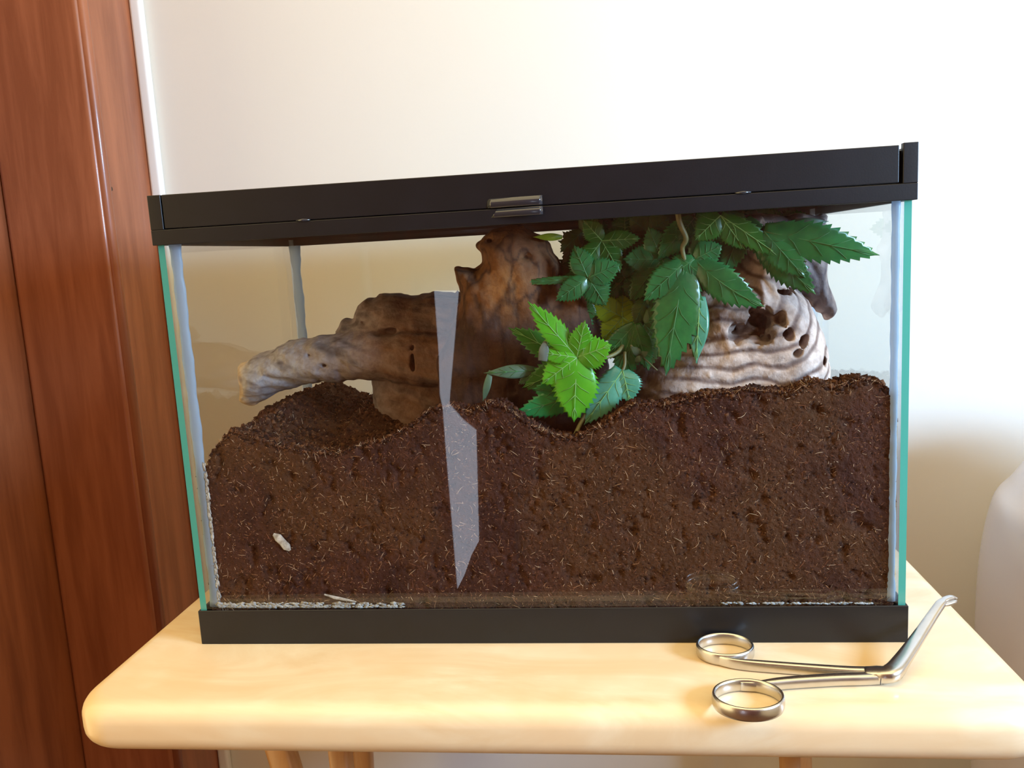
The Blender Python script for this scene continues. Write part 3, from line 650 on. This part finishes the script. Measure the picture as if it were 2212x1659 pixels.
leaf((1240,660), .072, [((1205,730),.07,26),((1270,740),.07,28),((1290,680),.07,28)], 'dark')
# middle layer
leaf((1480,565), .05, [((1438,812),.035,52,T_(base=.5,sag=.006)),((1506,786),.04,25,T_(base=.35,sag=.004)),((1390,650),.045,34),((1560,630),.05,34)], 'dark')
leaf((1512,640), .045, [((1504,785),.037,22,T_(teeth=False,base=.5))], 'sky_sheen')  # overlay patch painting a bright sky highlight on the lobe beneath
leaf((1500,560), .05, [((1652,663),.04,36,T_(sag=.010,side=.006)),((1560,530),.05,30),((1440,600),.05,30)], 'dark')
leaf((1556,465), .05, [((1690,556),.045,24,T_(sag=.005)),((1610,540),.05,28),((1500,520),.05,30)], 'mid')
leaf((1640,520), .055, [((1762,636),.045,36,T_(base=.6,sag=.006)),((1690,560),.05,30),((1700,500),.055,30)], 'dark')
leaf((1650,500), .045, [((1900,551),.04,40,T_(base=.5,sag=.006)),((1740,600),.045,36)], 'dark')
leaf((1695,488), .075, [((1790,478),.07,12,T_(teeth=False,sag=.012))], 'grey', vein=False)
# lower front leaves
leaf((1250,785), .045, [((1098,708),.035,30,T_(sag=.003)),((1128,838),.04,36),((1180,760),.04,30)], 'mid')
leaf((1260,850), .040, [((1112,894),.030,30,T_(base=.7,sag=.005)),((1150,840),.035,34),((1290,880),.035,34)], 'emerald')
leaf((1345,800), .040, [((1262,918),.028,34,T_(base=.7)),((1362,870),.035,34)], 'sky_sheen')
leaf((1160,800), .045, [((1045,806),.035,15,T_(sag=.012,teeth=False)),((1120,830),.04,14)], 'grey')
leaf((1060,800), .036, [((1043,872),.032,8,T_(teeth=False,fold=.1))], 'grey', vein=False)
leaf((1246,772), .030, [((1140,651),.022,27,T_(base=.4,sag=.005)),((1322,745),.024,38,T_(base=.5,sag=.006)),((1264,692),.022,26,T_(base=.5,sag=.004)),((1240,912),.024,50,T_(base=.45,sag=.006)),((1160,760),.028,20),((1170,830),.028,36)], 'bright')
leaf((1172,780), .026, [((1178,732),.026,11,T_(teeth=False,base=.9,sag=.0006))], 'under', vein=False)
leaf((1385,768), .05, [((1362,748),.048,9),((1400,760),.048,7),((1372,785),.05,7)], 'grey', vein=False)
sm = MB()
def stem(px, Ys, r0, r1, n=24):
    P_ = curve([at(a, b_, Y=y_) for (a, b_), y_ in zip(px, Ys)], n); s_ = MB()
    s_.sweep([q-V0 for q in P_], np.linspace(r0, r1, n), np.linspace(r0, r1, n), 8, (0, 1, 0), 2); s_.build('stem', M_stem, vine, True)
stem([(1462,440),(1468,480),(1482,515),(1474,535),(1480,565)], [.04,.042,.045,.048,.05], .0022, .0015)
stem([(1480,560),(1470,620),(1400,690),(1360,720),(1335,760),(1290,776),(1250,772)], [.055,.075,.075,.065,.05,.038,.032], .0022, .0012, 30)
stem([(1500,560),(1560,500),(1640,500),(1700,495)], [.052,.06,.055,.05], .0015, .0012)
stem([(1350,760),(1345,800),(1300,850),(1262,900),(1240,945)], [.05,.045,.04,.03,.02], .0012, .0016)
stem([(1250,775),(1210,790),(1160,800)], [.034,.04,.045], .001, .0008)
stem([(1362,745),(1385,768),(1420,800)], [.05,.05,.05], .0007, .0005)

# ------------------------------------------------------------------ forceps
fc = empty('ear_forceps', at(1900, 1460, Z=.004)); Q0 = np.array(fc.location)
tag(fc, 'stainless steel ring handled forceps with an angled shaft in front of the tank', 'forceps')
def ring(c, Z, a, b_, hh=.0032, th=.0014):
    s_ = MB(); P_ = at(*c, Z=Z); n = 56; m_ = 10; V = []
    for i in range(n):
        t = 2*math.pi*i/n; rx = np.array([math.cos(t)*a, math.sin(t)*b_, 0])
        nr = np.array([math.cos(t), math.sin(t), 0])
        for k in range(m_):
            u = 2*math.pi*k/m_; cu, su = math.cos(u), math.sin(u); V.append(P_+rx+nr*th*math.copysign(abs(cu)**.8, cu)+np.array([0, 0, hh*math.copysign(abs(su)**.9, su)])-Q0)
    Fs = [(i*m_+k, ((i+1) % n)*m_+k, ((i+1) % n)*m_+(k+1) % m_, i*m_+(k+1) % m_) for i in range(n) for k in range(m_)]
    s_.add(V, Fs); return s_
r1 = ring((1566, 1402), .0045, .0184, .0160, .0044, .0012); r2 = ring((1616, 1511), .0045, .0205, .0175, .0044, .0012)
def bar(s_, pxs, Z, w_, h_, n=24):
    P_ = curve([at(a, b_, Z=(Z[i] if hasattr(Z, '__len__') else Z)) for i, (a, b_) in enumerate(pxs)], n)-Q0
    wv = np.interp(np.linspace(0, 1, n), np.linspace(0, 1, len(w_)), w_) if hasattr(w_, '__len__') else [w_]*n
    hv = np.interp(np.linspace(0, 1, n), np.linspace(0, 1, len(h_)), h_) if hasattr(h_, '__len__') else [h_]*n
    s_.sweep(list(P_), list(wv), list(hv), 14, (0, 0, 1), 3.2)
bar(r1, [(1545,1425),(1590,1434),(1660,1440),(1760,1447),(1840,1452),(1890,1453)], .0040, [.0005,.0024,.0028,.0034], [.0034,.0038,.0036,.0036])
r1.build('handle', M_steel, fc, True)
bar(r2, [(1600,1483),(1640,1482),(1700,1475),(1800,1468),(1860,1466),(1905,1464)], .0040, [.0005,.0030,.0038,.0038], [.0030,.0036,.0036,.0036])
r2.build('handle', M_steel, fc, True)
sh = MB(); bar(sh, [(1868,1456),(1895,1457),(1925,1454),(1950,1424),(1985,1374),(2012,1333),(2032,1304),(2040,1296)], [.0045,.005,.007,.010,.015,.0205,.025,.0255], [.0058,.0062,.0062,.0052,.0042,.0036,.0032,.0018], [.0036,.0044,.0044,.0028,.0024,.0022,.002,.0014], 36)
sh.build('shaft', M_steel, fc, True)
jw = MB(); bar(jw, [(2028,1308),(2042,1296),(2056,1291),(2068,1293)], [.0245,.0258,.0258,.0250], [.0018,.0026,.0024,.0008], [.0014,.0018,.0016,.0007], 16)
jw.build('jaw', M_steel, fc, True)
jw = MB(); bar(jw, [(2038,1308),(2050,1304),(2062,1300),(2066,1297)], [.0236,.0240,.0243,.0243], [.0012,.0018,.0016,.0006], [.0010,.0014,.0012,.0006], 12)
jw.build('jaw', M_steel, fc, True)
sc_ = MB()
for a, b_ in (((1882, 1441), (1884, 1448)), ((1903, 1466), (1902, 1478))):
    sc_.sweep([at(*a, Z=.0084)-Q0, at(*b_, Z=.0076)-Q0], .00025, .0004, 6, (0, 0, 1), 2)
sc_.build('hinge_mark', M_blk, fc, True)
